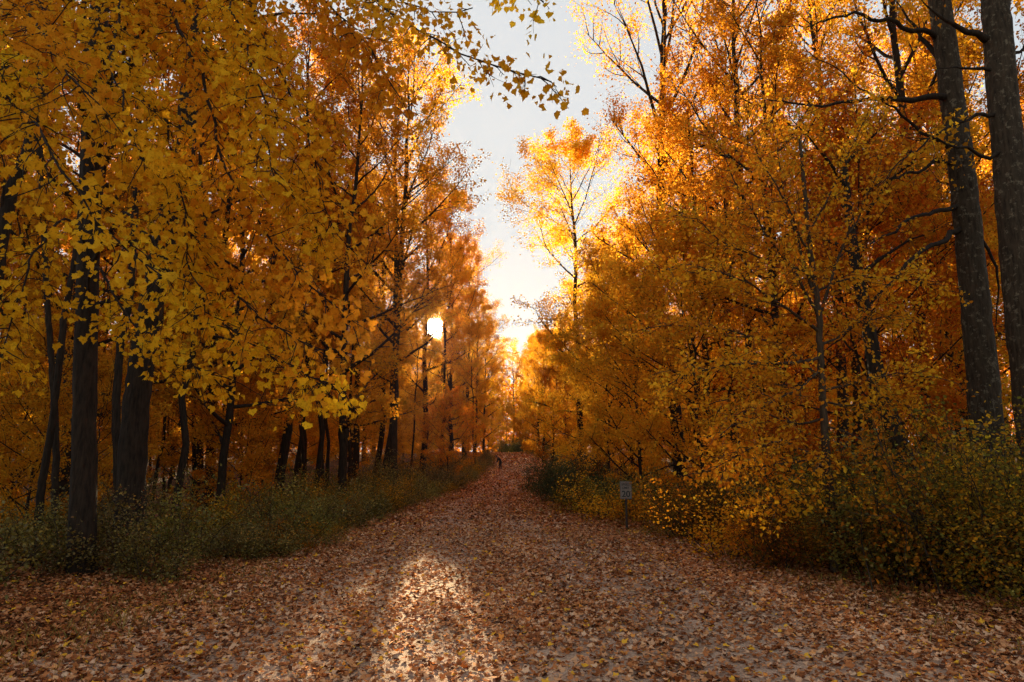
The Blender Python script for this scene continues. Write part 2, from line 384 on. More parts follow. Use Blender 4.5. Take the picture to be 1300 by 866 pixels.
# ------------------------------------------------------------------ ground and road
def ground_mat():
    m, nt, out = newmat('forest_floor'); L = nt.links.new
    tc = N_(nt, 'ShaderNodeTexCoord')
    v = N_(nt, 'ShaderNodeTexVoronoi', Scale=14.0, Randomness=1.0); L(tc.outputs['Object'], v.inputs[0])
    r = ramp(nt, [(0, (.035, .018, .008)), (.35, (.09, .04, .014)), (.6, (.19, .08, .022)), (.8, (.28, .14, .04)), (1, (.07, .05, .02))]); L(v.outputs['Color'], r.inputs[0])
    n = N_(nt, 'ShaderNodeTexNoise', Scale=.6, Detail=5.0); L(tc.outputs['Object'], n.inputs[0])
    r2 = ramp(nt, [(.35, (.5, .45, .4)), (.65, (1, 1, 1))]); L(n.outputs[0], r2.inputs[0])
    mx = N_(nt, 'ShaderNodeMix', data_type='RGBA', blend_type='MULTIPLY'); mx.inputs[0].default_value = 1; L(r.outputs[0], mx.inputs[6]); L(r2.outputs[0], mx.inputs[7])
    b = N_(nt, 'ShaderNodeBump', Strength=.8, Distance=.04); L(v.outputs['Distance'], b.inputs['Height'])
    p = N_(nt, 'ShaderNodeBsdfPrincipled', Roughness=.9); p.inputs['Specular IOR Level'].default_value = .2
    L(mx.outputs[2], p.inputs['Base Color']); L(b.outputs[0], p.inputs['Normal']); L(p.outputs[0], out.inputs[0]); return m
def road_mat():
    m, nt, out = newmat('gravel_road'); L = nt.links.new
    tc = N_(nt, 'ShaderNodeTexCoord')
    n = N_(nt, 'ShaderNodeTexNoise', Scale=45.0, Detail=6.0, Roughness=.7); L(tc.outputs['Object'], n.inputs[0])
    r = ramp(nt, [(.3, (.22, .12, .08)), (.5, (.54, .325, .215)), (.72, (.72, .46, .32))]); L(n.outputs[0], r.inputs[0])
    n2 = N_(nt, 'ShaderNodeTexNoise', Scale=1.1, Detail=6.0, Roughness=.6); L(tc.outputs['Object'], n2.inputs[0])
    r2 = ramp(nt, [(.35, (.55, .5, .46)), (.62, (1, 1, 1))]); L(n2.outputs[0], r2.inputs[0])
    mx = N_(nt, 'ShaderNodeMix', data_type='RGBA', blend_type='MULTIPLY'); mx.inputs[0].default_value = 1; L(r.outputs[0], mx.inputs[6]); L(r2.outputs[0], mx.inputs[7])
    b = N_(nt, 'ShaderNodeBump', Strength=.7, Distance=.02); L(n.outputs[0], b.inputs['Height'])
    p = N_(nt, 'ShaderNodeBsdfPrincipled', Roughness=.9); p.inputs['Specular IOR Level'].default_value = .15
    L(mx.outputs[2], p.inputs['Base Color']); L(b.outputs[0], p.inputs['Normal']); L(p.outputs[0], out.inputs[0]); return m
ys = np.unique(np.r_[np.arange(-40, 0, 2.), np.arange(0, 60, .75), np.arange(60, 165, 2.5), np.array([180, 210, 260, 340, 460, 640, 900.])])
xs = np.unique(np.r_[np.arange(-14, 14.1, .7), np.arange(-60, -14, 2.5), np.arange(14, 61, 2.5), [-900, -500, -300, -180, -110, -80, 80, 110, 180, 300, 500, 900.]])
def grid(X, Y, Z, name, mat, smooth=True):
    mb = MB(); ny, nx = X.shape; i = np.arange(ny - 1)[:, None] * nx + np.arange(nx - 1)[None]
    mb.add(np.stack([X, Y, Z], -1).reshape(-1, 3), np.stack([i, i + 1, i + nx + 1, i + nx], -1).reshape(-1, 4)); return link(name, mb.build(name, True), [mat])
X, Y = np.meshgrid(xs, ys); inroad = (X > rl(Y) + .1) & (X < rr(Y) - .1) & (Y < 165)
tag(grid(X, Y, ground_z(X, Y) - np.where(inroad, .02, 0), 'ground', ground_mat()), kind='structure')
yr = ys[(ys >= -40) & (ys < 165)]; u = np.linspace(-.06, 1.06, 15)
X = rl(yr)[:, None] + (rr(yr) - rl(yr))[:, None] * u[None]; Y = np.repeat(yr[:, None], 15, 1)
tag(grid(X, Y, gz(Y) + .012 - np.where((u < 0) | (u > 1), .05, 0)[None], 'gravel_road', road_mat()), kind='structure')

# ------------------------------------------------------------------ fallen leaves: ground cover nobody could count
LITTER = leafmat('fallen_leaf', [(0, (.07, .022, .010)), (.16, (.24, .07, .02)), (.40, (.46, .145, .042)), (.62, (.58, .24, .095)), (.86, (.74, .44, .27)), (.93, (.78, .25, .02)), (1, (.84, .48, .035))], trans=.12, var=0, spec=.012, rough=.6, hue=0, mott=True)
def litter():
    mb = MB()
    def band(y0, y1, per_m2, size, shape, xpad=9):
        A = (y1 - y0) * (9 + 2 * xpad); n = int(A * per_m2)
        y = rng.uniform(y0, y1, n); x = rng.uniform(-4.5 - xpad, 4.5 + xpad, n)
        # keep what falls in view
        k = np.abs(x) < np.abs(y) * .82 + 1.5; x = x[k]; y = y[k]
        L_, R_ = rl(y), rr(y); e = np.minimum(x - L_, R_ - x)           # distance inside the road
        mid = np.clip((e - .3) / 1.6, 0, 1)
        patch = vnoise(x, y, .9, 5) * .6 + vnoise(x, y, .33, 6) * .4
        streak = vnoise(x * 2.2, y * .35, 1, 9)
        keep = 1 - mid * (.10 + .48 * np.clip((patch * .55 + streak * .45 - .36) * 5, 0, 1))
        u_ = (x - L_) / (R_ - L_); keep = keep * (1 - .28 * np.exp(-((u_ - .36) / .06) ** 2) - .28 * np.exp(-((u_ - .64) / .06) ** 2)) + .25 * np.exp(-((e + .1) / .35) ** 2)
        keep = np.where(e < -1.2, .8, keep); keep = np.where(e < -4, .5, keep)
        k = rng.random(len(x)) < keep; x = x[k]; y = y[k]; e = e[k]; n = len(x)
        z = ground_z(x, y) + .018 + rng.random(n) * .022 * np.clip(1 - e, .4, 1.5)
        nr = np.stack([rng.normal(0, .28, n), rng.normal(0, .28, n), np.ones(n)], 1)
        a = rng.random(n) * 6.283; ax = np.stack([np.cos(a), np.sin(a), -(nr[:, 0] * np.cos(a) + nr[:, 1] * np.sin(a))], 1)
        t = rng.random(n); t = np.where(e < 0, t * .8, t); t = np.where(rng.random(n) < .04, .97 * np.ones(n), t * .93)
        leaves(mb, np.stack([x, y, z], 1), size * rng.uniform(.55, 1.35, n), ax, nr, shape, t, mat=0, fold=.35, curl=.3)
    band(2.6, 9, 1050, .053, 'lobed', 4); band(9, 18, 700, .058, 'lobed', 9); band(18, 34, 260, .09, 'diamond', 9); band(34, 62, 110, .13, 'diamond', 6); band(62, 112, 32, .22, 'diamond', 5)
    o = link('fallen_leaves', mb.build('fallen_leaves'), [LITTER]); tag(o, 'brown and orange fallen leaves strewn over the road and woodland floor', 'leaf litter', kind='stuff')
litter()

# ------------------------------------------------------------------ prototypes
proto('tallA', grow_tree, H=21, base=.24, R=3.9, trunk_r=.20, limbs=24, sub=7, twigs=5, lpt=40, leaf=.112, spread=.30, dead=.2, top_sparse=0.4)
proto('tallB', grow_tree, H=23, base=.34, R=3.6, trunk_r=.22, limbs=22, sub=7, twigs=5, lpt=38, leaf=.112, elev=(20, 65), spread=.30, dead=.2, top_sparse=0.5)
proto('tallC', grow_tree, H=19, base=.18, R=4.1, trunk_r=.17, limbs=26, sub=7, twigs=5, lpt=38, leaf=.108, elev=(5, 50), prof='wide', spread=.30, dead=.2, top_sparse=0.35)
proto('vase', grow_tree, H=26, base=.22, R=5.0, trunk_r=.28, limbs=26, sub=8, twigs=5, lpt=38, leaf=.10, elev=(42, 74), prof='vase', top_sparse=.72, spread=.33, dead=.08)
proto('airy', grow_tree, H=20.5, base=.22, R=4.5, trunk_r=.17, limbs=28, sub=8, twigs=5, lpt=38, leaf=.10, elev=(8, 58), prof='oval', spread=.3, dead=.03)
proto('round', grow_tree, H=20, base=.08, R=4.6, trunk_r=.2, limbs=34, sub=7, twigs=5, lpt=44, leaf=.125, elev=(5, 60), prof='oval', spread=.30, dead=.05)
proto('under', grow_tree, H=8.5, base=.06, R=3.3, trunk_r=.07, limbs=28, sub=7, twigs=4, lpt=50, leaf=.084, elev=(12, 62), prof='oval', flat=.6, spread=.25, wander=.08)
proto('underB', grow_tree, H=6, base=.06, R=2.6, trunk_r=.05, limbs=22, sub=6, twigs=4, lpt=46, leaf=.082, elev=(10, 58), prof='oval', flat=.5, spread=.25, wander=.09)
proto('slender', grow_tree, H=20, base=.42, R=2.6, trunk_r=.12, limbs=16, sub=6, twigs=4, lpt=38, leaf=.115, elev=(20, 65), wander=.05)
proto('shrubA', grow_shrub, R=1.3, H=1.35, stems=26, lps=190, leaf=.055, shape='oval')
proto('shrubB', grow_shrub, R=1.0, H=1.7, stems=22, lps=190, leaf=.052, up=1.0, shape='oval')
proto('bush', grow_shrub, R=1.25, H=2.7, stems=44, lps=230, leaf=.058, shape='oval', up=1.25)
proto('mound', grow_shrub, R=1.7, H=1.9, stems=46, lps=230, leaf=.06, up=.9)

SUNXY = SUN_DIR[0] / SUN_DIR[1]
occupied = []
def free(x, y, d):
    return all((x - a) ** 2 + (y - b) ** 2 > d * d for a, b in occupied)
def T(key, px, D, mats, label, name='tree', s=1.0, group=None, sz=None, rz=None, cat='tree'):
    x = gx(px, D); occupied.append((x, D))
    return place(key, name, x, D, mats, label, cat, group, s, rz, sz=sz)
# named trees, left of the road
T('tallA', 500, 30, (BARK, GOLD), 'tall golden tree left of the road, the thicker of the close upright pair', sz=1.05)
T('tallB', 486, 33, (BARK, GOLD), 'tall tree with a thin dark trunk, just left of the thicker upright trunk', s=.92)
T('tallC', 436, 25, (BARK, RUST), 'rusty brown tree with a forked trunk standing behind the yellow maple branch tips', sz=.95)
T('slender', 402, 28, (BARK, GOLD), 'slender tree behind the roadside shrubs, left of the forked rusty tree')
T('slender', 371, 33, (BARK, ORA), 'thin orange-leaved tree, second left of the forked rusty tree')
T('tallB', 350, 27, (BARK, RUST), 'dark slim-trunked rusty tree, third left of the forked rusty tree', s=.9)
T('tallC', 450, 38, (BARK, RUST), 'brown crowned tree rising behind the close pair of upright trunks', s=1.08)
T('slender', 560, 47, (BARK, ORA), 'slim orange tree whose trunk stands right below the sun')
T('tallA', 538, 42, (BARK, ORA), 'orange tree left of the sun with its dark trunk behind the shrubs', s=.95)
T('round', 572, 62, (BARK, ORA), 'dense round orange tree that the sun shines through', s=1.0)
T('airy', 604, 72, (BARK, GOLD), 'thin airy golden tree at the left side of the road by the bend', s=.85)
T('slender', 604, 50, (BARK, RUST), 'spindly rust-leaved tree beside the bending person', s=.55)
T('underB', 567, 38, (BARK, RED), 'low bright orange-red tree at the left roadside below the sun', name='small_tree', s=.75, cat='small tree')
T('round', 614, 86, (BARK, GOLD), 'golden tree at the left side of the bend, lowest in the sky gap', s=.82)
T('round', 684, 84, (BARK, GOLD), 'yellow tree at the right side of the far bend, below the sky gap', s=.72)
# right of the road
T('airy', 735, 37, (BARK, GOLD), 'airy yellow tree with a visible slim trunk beside the gap of sky', s=1.12, sz=.95)
T('vase', 866, 28, (BARK, ORA), 'tall vase-shaped orange tree with thin bare branch tips against the sky')
T('vase', 935, 33, (BARK, ORA), 'tall orange tree with upright forking stems, right of the vase-shaped tree', s=.95)
T('tallB', 985, 23, (BARK, ORA), 'dark-trunked tall orange tree behind the small roadside tree', s=.98)
T('round', 805, 44, (BARK, GOLD), 'rounded golden tree behind the airy yellow tree', s=.8)
T('under', 822, 24, (BARK, GOLD), 'bushy yellow tree leaning over the speed sign', name='small_tree', s=.95, cat='small tree')
T('under', 770, 32, (BARK, GOLD), 'bushy yellow tree behind the dark green shrubs at the right bend', name='small_tree', s=1.0, cat='small tree')
T('under', 905, 18.5, (BARK, ORA), 'bushy orange-yellow tree right of the speed sign', name='small_tree', s=.9, cat='small tree')
T('tallC', 900, 24, (BARK, ORA), 'broad orange tree rising behind the bushy yellow tree by the sign', s=.85)
T('tallC', 1010, 18, (BARK, ORA), 'broad golden orange tree filling the middle of the right bank', s=.8)
T('under', 1110, 16, (BARK, RED), 'reddish small tree left of the two big grey trunks', name='small_tree', s=.95, cat='small tree')
T('under', 1230, 17, (BARK, RUST), 'rusty small tree showing between the two big grey trunks', name='small_tree', s=.9, cat='small tree')
T('tallB', 1186, 19, (BARK, ORA), 'dark-trunked orange tree just left of the two big grey trunks', s=.95)
T('round', 690, 66, (BARK, GOLD), 'bright yellow tree at the right side of the road by the bend', s=.62)
T('under', 700, 52, (BARK, RUST), 'dark rusty small tree overhanging the right road edge near the bend', name='small_tree', s=.85, cat='small tree')


# ------------------------------------------------------------------ near trees built limb by limb
def smooth_path(pts, n):
    pts = np.asarray(pts, float); s = np.r_[0, np.cumsum(np.linalg.norm(np.diff(pts, axis=0), axis=1))]
    from_ = np.linspace(0, s[-1], n)
    q = np.stack([np.interp(from_, s, pts[:, k]) for k in range(3)], 1)
    for _ in range(2): q[1:-1] = q[1:-1] * .5 + (q[:-2] + q[2:]) * .25
    return q
def trunk_mesh(pts, r0, r1, sides=22, wob=.06, flare=1.5, n=110, jit=.006):
    q = smooth_path(pts, n); q[1:-1] += rng.normal(0, jit, (n - 2, 3)) * np.array([1, 1, .2])
    t = np.linspace(0, 1, n); r = r0 + (r1 - r0) * t; r *= 1 + (flare - 1) * np.exp(-t * n / 4.0)
    mb = MB(); tube(mb, q, r, sides * 2, wob=wob)
    v = mb.v[0].reshape(n, sides * 2, 3); a = np.arange(sides * 2) / sides * 7; zz = np.linspace(0, 1, n)[:, None] * 60
    rd = (np.abs(vnoise(a[None] + 50 + zz * .02, zz * .30, 1, 7) - .5) + .6 * np.abs(vnoise(a[None] * 2.3 + 50, zz * .8, 1, 8) - .5) - .3) * .16
    rd[:, -1] = rd[:, 0]; c = v.mean(1, keepdims=True); v[:] = c + (v - c) * (1 + rd[..., None]); return mb, q
class Tree:
    def __init__(s, name, base, label, cat='tree', group=None):
        s.b = np.array(base, float); s.e = empty(name, base); tag(s.e, label, cat, group)
    def trunk(s, pts, r0, r1, mat, **kw):
        mb, q = trunk_mesh(np.asarray(pts) - s.b, r0, r1, **kw); s.q = q + s.b
        link('trunk', mb.build('trunk', True), [mat], s.e); return s.q
    def bough(s, pts, r0, mat, lmat=None, leafy=.35, step=.22, tw=(.5, 1.1), per=9, leaf=.095, shape='maple', droop=.35, r1=.006, spray=.10, twigs=True, hang=.9, n=None, subs=2, wob=.03):
        L = sum(np.linalg.norm(np.subtract(a, b)) for a, b in zip(pts[1:], pts[:-1]))
        n = n or max(8, int(L / .18)); q = smooth_path(np.asarray(pts) - s.b, n); q[1:-1] += rng.normal(0, wob, (n - 2, 3))
        q[1:-1] = q[1:-1] * .6 + (q[:-2] + q[2:]) * .2
        W = MB(); tube(W, q, r0 + (r1 - r0) * np.linspace(0, 1, n) ** .75, 8, wob=.05)
        K = MB(); pos = []; axs = []; tin = []
        m = int(L * (1 - leafy) / step) if twigs else 0
        sgn = 1
        for i in range(m):
            f = leafy + (1 - leafy) * (i + rng.random()) / max(1, m); p, t = along(q, f); sgn = -sgn
            sd = np.cross(t, [0, 0, 1]); sd = sd / (np.linalg.norm(sd) + 1e-6) * sgn
            d = sd * rng.uniform(.5, 1.1) + t * rng.uniform(.4, 1.0) + rng.standard_normal(3) * .35 + np.array([0, 0, -droop * .5])
            l = rng.uniform(*tw) * (1.1 - .4 * f)
            lp = curve(p, d, l, 5, .16, -droop); tube(W, lp, np.linspace(.007, .003, 6), 4)
            segs = [lp]
            for _ in range(subs):
                p2, t2 = along(lp, rng.uniform(.25, .9)); l2 = curve(p2, side_dir(t2, rng.uniform(.5, 1.0), -.1), l * rng.uniform(.3, .55), 3, .2, -droop); tube(W, l2, np.linspace(.0035, .002, 4), 3); segs.append(l2)
            ci = rng.random()
            for g in segs:
                kk = rng.poisson(per * (1 if len(g) > 4 else .55))
                if kk:
                    x = rng.random(kk) * (len(g) - 1)
                    pos.append(np.stack([np.interp(x, np.arange(len(g)), g[:, c]) for c in range(3)], 1) + rng.normal(0, spray, (kk, 3)))
                    dd = g[-1] - g[0]; axs.append(dd / np.linalg.norm(dd) * .5 + rng.standard_normal((kk, 3)) * .6 + np.array([0, 0, -hang]))
                    tin.append(np.clip(ci * .35 + rng.random(kk) * .65, 0, 1))
        lo = link('limb', W.build('limb', True), [mat], s.e)
        if pos:
            pos = np.concatenate(pos); ax = np.concatenate(axs); tin = np.concatenate(tin); N = len(pos)
            nr = rdir(N); nr[:, 1] -= .5; nr[:, 2] += .35
            leaves(K, pos, leaf * (.4 + 1.0 * rng.random(N) ** .8), ax, nr, shape, tin, mat=0, fold=.45, curl=.35)
            link('foliage', K.build('foliage'), [lmat], lo)
        return q + s.b
def gp(px, D):
    x = gx(px, D); return np.array([x, D, float(ground_z(x, D)) - .15])
def px_path(l): return [P(a, b, d) for a, b, d in l]
def attach(q, z): 
    i = int(np.argmin(abs(q[:, 2] - z))); return q[i]

# big yellow maple on the left: its trunk stands at the roadside woods, its boughs reach over the road towards the viewer
b = gp(105, 10.3); mp_ = Tree('maple_tree', b, 'big yellow maple with a straight black trunk and leafy boughs at the left')
q = mp_.trunk([b, P(107, 600, 10.3), P(108, 480, 10.3), P(113, 300, 10.3), P(122, 100, 10.3), P(128, -40, 10.4), P(140, -420, 10.8), P(135, -900, 11.2)], .17, .08, BARK, flare=1.3)
LB = [  # attach height, path
 (6.2, [(200, -20, 8.2), (245, 70, 7.6), (268, 140, 7.3), (282, 210, 7.0), (335, 300, 6.8), (400, 365, 6.6), (455, 410, 6.5)], .045),
 (7.5, [(300, -60, 8.5), (330, 40, 7.8), (372, 130, 7.4), (400, 210, 7.2), (430, 300, 7.0)], .035),
 (9.0, [(300, -160, 9.0), (420, -40, 7.6), (500, 18, 6.4), (560, 52, 6.0), (605, 82, 5.8), (655, 92, 5.6), (700, 104, 5.5)], .035),
 (8.4, [(330, -110, 8.4), (420, 10, 7.6), (470, 60, 7.2), (505, 120, 7.0)], .03),
 (5.2, [(130, 160, 9.6), (190, 210, 8.6), (250, 300, 7.8), (300, 370, 7.4), (350, 420, 7.0), (420, 455, 6.7)], .04),
 (4.6, [(150, 260, 9.4), (220, 340, 8.6), (290, 420, 8.0), (370, 470, 7.6), (440, 500, 7.2)], .035),
 (7.0, [(60, 60, 8.6), (0, 115, 6.8), (50, 165, 5.6), (105, 250, 5.3), (165, 320, 5.2), (205, 350, 5.2)], .03),
 (6.6, [(90, 60, 9.0), (40, 80, 7.5), (-20, 100, 6.2)], .035),
 (6.0, [(150, 100, 9.3), (210, 150, 8.3), (230, 230, 7.6), (240, 320, 7.2), (260, 400, 7.0)], .035),
 (7.8, [(160, -60, 9.0), (150, 20, 7.6), (140, 90, 6.6), (160, 160, 6.0), (200, 220, 5.8)], .03),
 (8.0, [(240, -90, 8.8), (290, -10, 7.6), (310, 60, 7.0), (340, 150, 6.6), (350, 230, 6.4)], .03),
 (3.9, [(120, 330, 9.6), (160, 400, 8.8), (215, 450, 8.2), (290, 480, 7.8)], .025),
 (5.0, [(80, 270, 9.4), (40, 330, 8.4), (15, 400, 7.8), (0, 470, 7.4)], .025),
 (8.6, [(400, -80, 8.0), (460, -20, 7.4), (520, 10, 7.0), (560, 20, 6.8), (600, 10, 6.7)], .025),
 (9.2, [(420, -120, 8.0), (560, -60, 6.8), (640, -20, 6.4), (690, 2, 6.2)], .02),
 (7.2, [(190, 0, 9.2), (260, 60, 8.4), (300, 130, 7.9), (320, 190, 7.6), (380, 250, 7.3), (410, 310, 7.1)], .03),
 (6.8, [(60, 0, 9.0), (30, 10, 7.5), (60, 50, 6.0), (100, 110, 5.4)], .025),
]
for i, (h, pth, r) in enumerate(LB):
    pts = [attach(q, h)] + px_path(pth)
    sparse = i in (2, 13, 14)
    low = i in (4, 5, 6, 7, 11, 12, 16)
    mp_.bough(pts, r, BARK, YEL, leafy=.45 if sparse else .25, step=.14 if sparse else .10, per=7 if sparse else (6 if low else 11), tw=(.2, .6) if sparse else (.4, .95), leaf=.06 if sparse else .072, hang=.9, subs=2, droop=.4)
for k in range(7):      # upper crown, above the picture
    a = k * 2.4; h = 10.5 + k * .9; p = attach(q, h)
    mp_.bough([p, p + np.array([math.cos(a) * 1.6, math.sin(a) * 1.6, .9]), p + np.array([math.cos(a) * 3.4, math.sin(a) * 3.4, 1.2])], .04, BARK, YEL, step=.2, per=9, leaf=.12, tw=(.5, 1.2))

def plain_tree(name, path, r0, r1, mat, label, crown_z=None, lm=ORA, kind='tree', limbs=(), n=7, R=3.0, bare=()):
    b = gp(path[0][0], path[0][2]); t = Tree(name, b, label, kind)
    pts = [b] + px_path(path[1:]); q = t.trunk(pts, r0, r1, mat)
    for ll, r, leafy in limbs:
        pp = px_path(ll); i = int(np.argmin(np.linalg.norm(q - pp[0], axis=1))); pp[0] = q[i]
        t.bough(pp, r, mat, lm, leafy=leafy, step=.3, per=7, leaf=.07, shape='lobed', tw=(.3, .9), droop=.1, hang=.3)
    if crown_z:
        for k in range(n):
            a = k * 2.4 + rng.random(); h = crown_z + (q[-1, 2] - crown_z) * (k + .5) / n; p = attach(q, h)
            R1 = R * (1.1 - .5 * k / n)
            t.bough([p, p + np.array([math.cos(a) * R1 * .45, math.sin(a) * R1 * .45, .7]), p + np.array([math.cos(a) * R1, math.sin(a) * R1, 1.3])], .05, mat, lm, step=.18, per=12, leaf=.10, shape='lobed', tw=(.5, 1.3), spray=.2)
    return t, q
plain_tree('tree', [(165, 690, 12), (167, 600, 12), (172, 520, 12), (184, 430, 12), (203, 330, 12), (235, 190, 12), (250, 0, 12.2), (262, -300, 12.5)], .225, .11, BARK,
           'thick black tree trunk just right of the straight black maple trunk', crown_z=9.5, lm=RUST)
plain_tree('tree', [(45, 690, 13), (52, 620, 13), (66, 540, 13), (74, 470, 13), (82, 400, 13), (100, 300, 13), (110, 100, 13.2), (100, -200, 13.5)], .065, .04, BARK,
           'leaning slim dark trunk at the far left, the left one of a crossing pair', crown_z=9.5, lm=RUST, n=5)
plain_tree('tree', [(70, 690, 13.8), (70, 620, 13.8), (71, 540, 13.8), (66, 470, 13.8), (60, 380, 13.8), (50, 200, 14), (40, -100, 14)], .065, .04, BARK,
           'upright slim dark trunk at the far left, the right one of a crossing pair', crown_z=9.5, lm=ORA, n=5)
plain_tree('tree', [(-22, 690, 11.5), (-18, 560, 11.5), (-10, 400, 11.5), (2, 300, 11.5), (14, 240, 11.5), (38, 190, 11.5), (60, 60, 11.7), (60, -250, 12)], .13, .06, BARK,
           'dark tree leaning in from the left edge of the view', crown_z=9.0, lm=RUST, n=5, limbs=[([(4, 290, 11.5), (2, 250, 11.4), (8, 215, 11.2), (-6, 180, 11)], .04, .8)])
plain_tree('tree', [(148, 690, 14.5), (150, 600, 14.5), (147, 520, 14.5), (152, 440, 14.5), (165, 380, 14.5), (175, 200, 14.5), (180, -100, 14.8)], .085, .05, BARK,
           'slim dark stem seen between the two thickest black trunks', crown_z=10, lm=RUST, n=5)
# the two big grey trunks on the right
t, q = plain_tree('tree', [(1262, 700, 12.4), (1256, 600, 12.4), (1250, 500, 12.4), (1240, 400, 12.4), (1224, 250, 12.4), (1207, 110, 12.4), (1192, 0, 12.4), (1180, -160, 12.6), (1160, -520, 13)], .27, .13, BARKG,
           'big grey trunk with dark bare limbs at the right, the left of the two', crown_z=11, lm=ORA, n=9, R=3.4)
def barelimb(t, q, pth, r, D0, leafy=.25, lm=ORA, per=3.0):
    pp = px_path(pth); i = int(np.argmin(np.linalg.norm(q - pp[0], axis=1))); pp[0] = q[i]
    t.bough(pp, r, BARK, lm, leafy=leafy, step=.28, per=per, leaf=.065, shape='lobed', tw=(.4, 1.3), droop=-.05, hang=.2, subs=3, wob=.05, spray=.05)
barelimb(t, q, [(1205, 118, 12.4), (1165, 122, 12.2), (1121, 127, 11.9), (1085, 130, 11.7), (1051, 136, 11.5), (991, 128, 11.2), (950, 118, 11)], .075, 12)
barelimb(t, q, [(1196, 52, 12.4), (1160, 38, 12.2), (1106, 22, 12), (1070, 20, 11.8), (1031, 31, 11.6), (990, 33, 11.4)], .065, 12)
barelimb(t, q, [(1214, 203, 12.4), (1190, 207, 12.2), (1166, 215, 12), (1130, 228, 11.7), (1096, 243, 11.4)], .05, 12)
barelimb(t, q, [(1222, 266, 12.4), (1190, 268, 12.1), (1166, 276, 11.8), (1126, 296, 11.4), (1081, 322, 11.1), (1040, 335, 10.8)], .055, 12)
barelimb(t, q, [(1228, 288, 12.4), (1200, 300, 12.1), (1146, 337, 11.5), (1105, 385, 11.1), (1068, 430, 10.8), (1030, 462, 10.6)], .06, 12)
barelimb(t, q, [(1206, 95, 12.4), (1180, 60, 12.6), (1160, 30, 12.8), (1130, -10, 13)], .08, 12)
barelimb(t, q, [(1216, 190, 12.4), (1170, 160, 12.3), (1120, 130, 12.2), (1060, 85, 12), (1020, 60, 11.8)], .04, 12)
barelimb(t, q, [(1226, 260, 12.5), (1250, 310, 12.8), (1265, 360, 13), (1270, 430, 13.2)], .05, 12, .7)
t, q = plain_tree('tree', [(1330, 720, 10.8), (1322, 600, 10.8), (1312, 500, 10.8), (1300, 400, 10.8), (1286, 260, 10.8), (1273, 110, 10.8), (1263, 0, 10.8), (1252, -160, 11), (1235, -560, 11.4)], .28, .14, BARKG,
           'big grey lichen-blotched trunk at the right edge, the right of the two', crown_z=10, lm=ORA, n=9, R=3.4)
barelimb(t, q, [(1268, 60, 10.8), (1240, 42, 10.7), (1215, 33, 10.6), (1191, 21, 10.5), (1166, -5, 10.4)], .085, 11)
barelimb(t, q, [(1278, 142, 10.8), (1250, 142, 10.6), (1211, 156, 10.4), (1180, 178, 10.2), (1150, 205, 10.1), (1116, 236, 10)], .04, 11)
barelimb(t, q, [(1274, 88, 10.8), (1240, 84, 10.7), (1205, 88, 10.6), (1190, 87, 10.5)], .04, 11, .8)
barelimb(t, q, [(1286, 195, 10.8), (1260, 197, 10.7), (1240, 195, 10.6), (1205, 180, 10.5), (1150, 175, 10.3)], .045, 11, .6)
barelimb(t, q, [(1284, 80, 10.8), (1300, 60, 10.8), (1320, 30, 10.8)], .05, 11, .7)
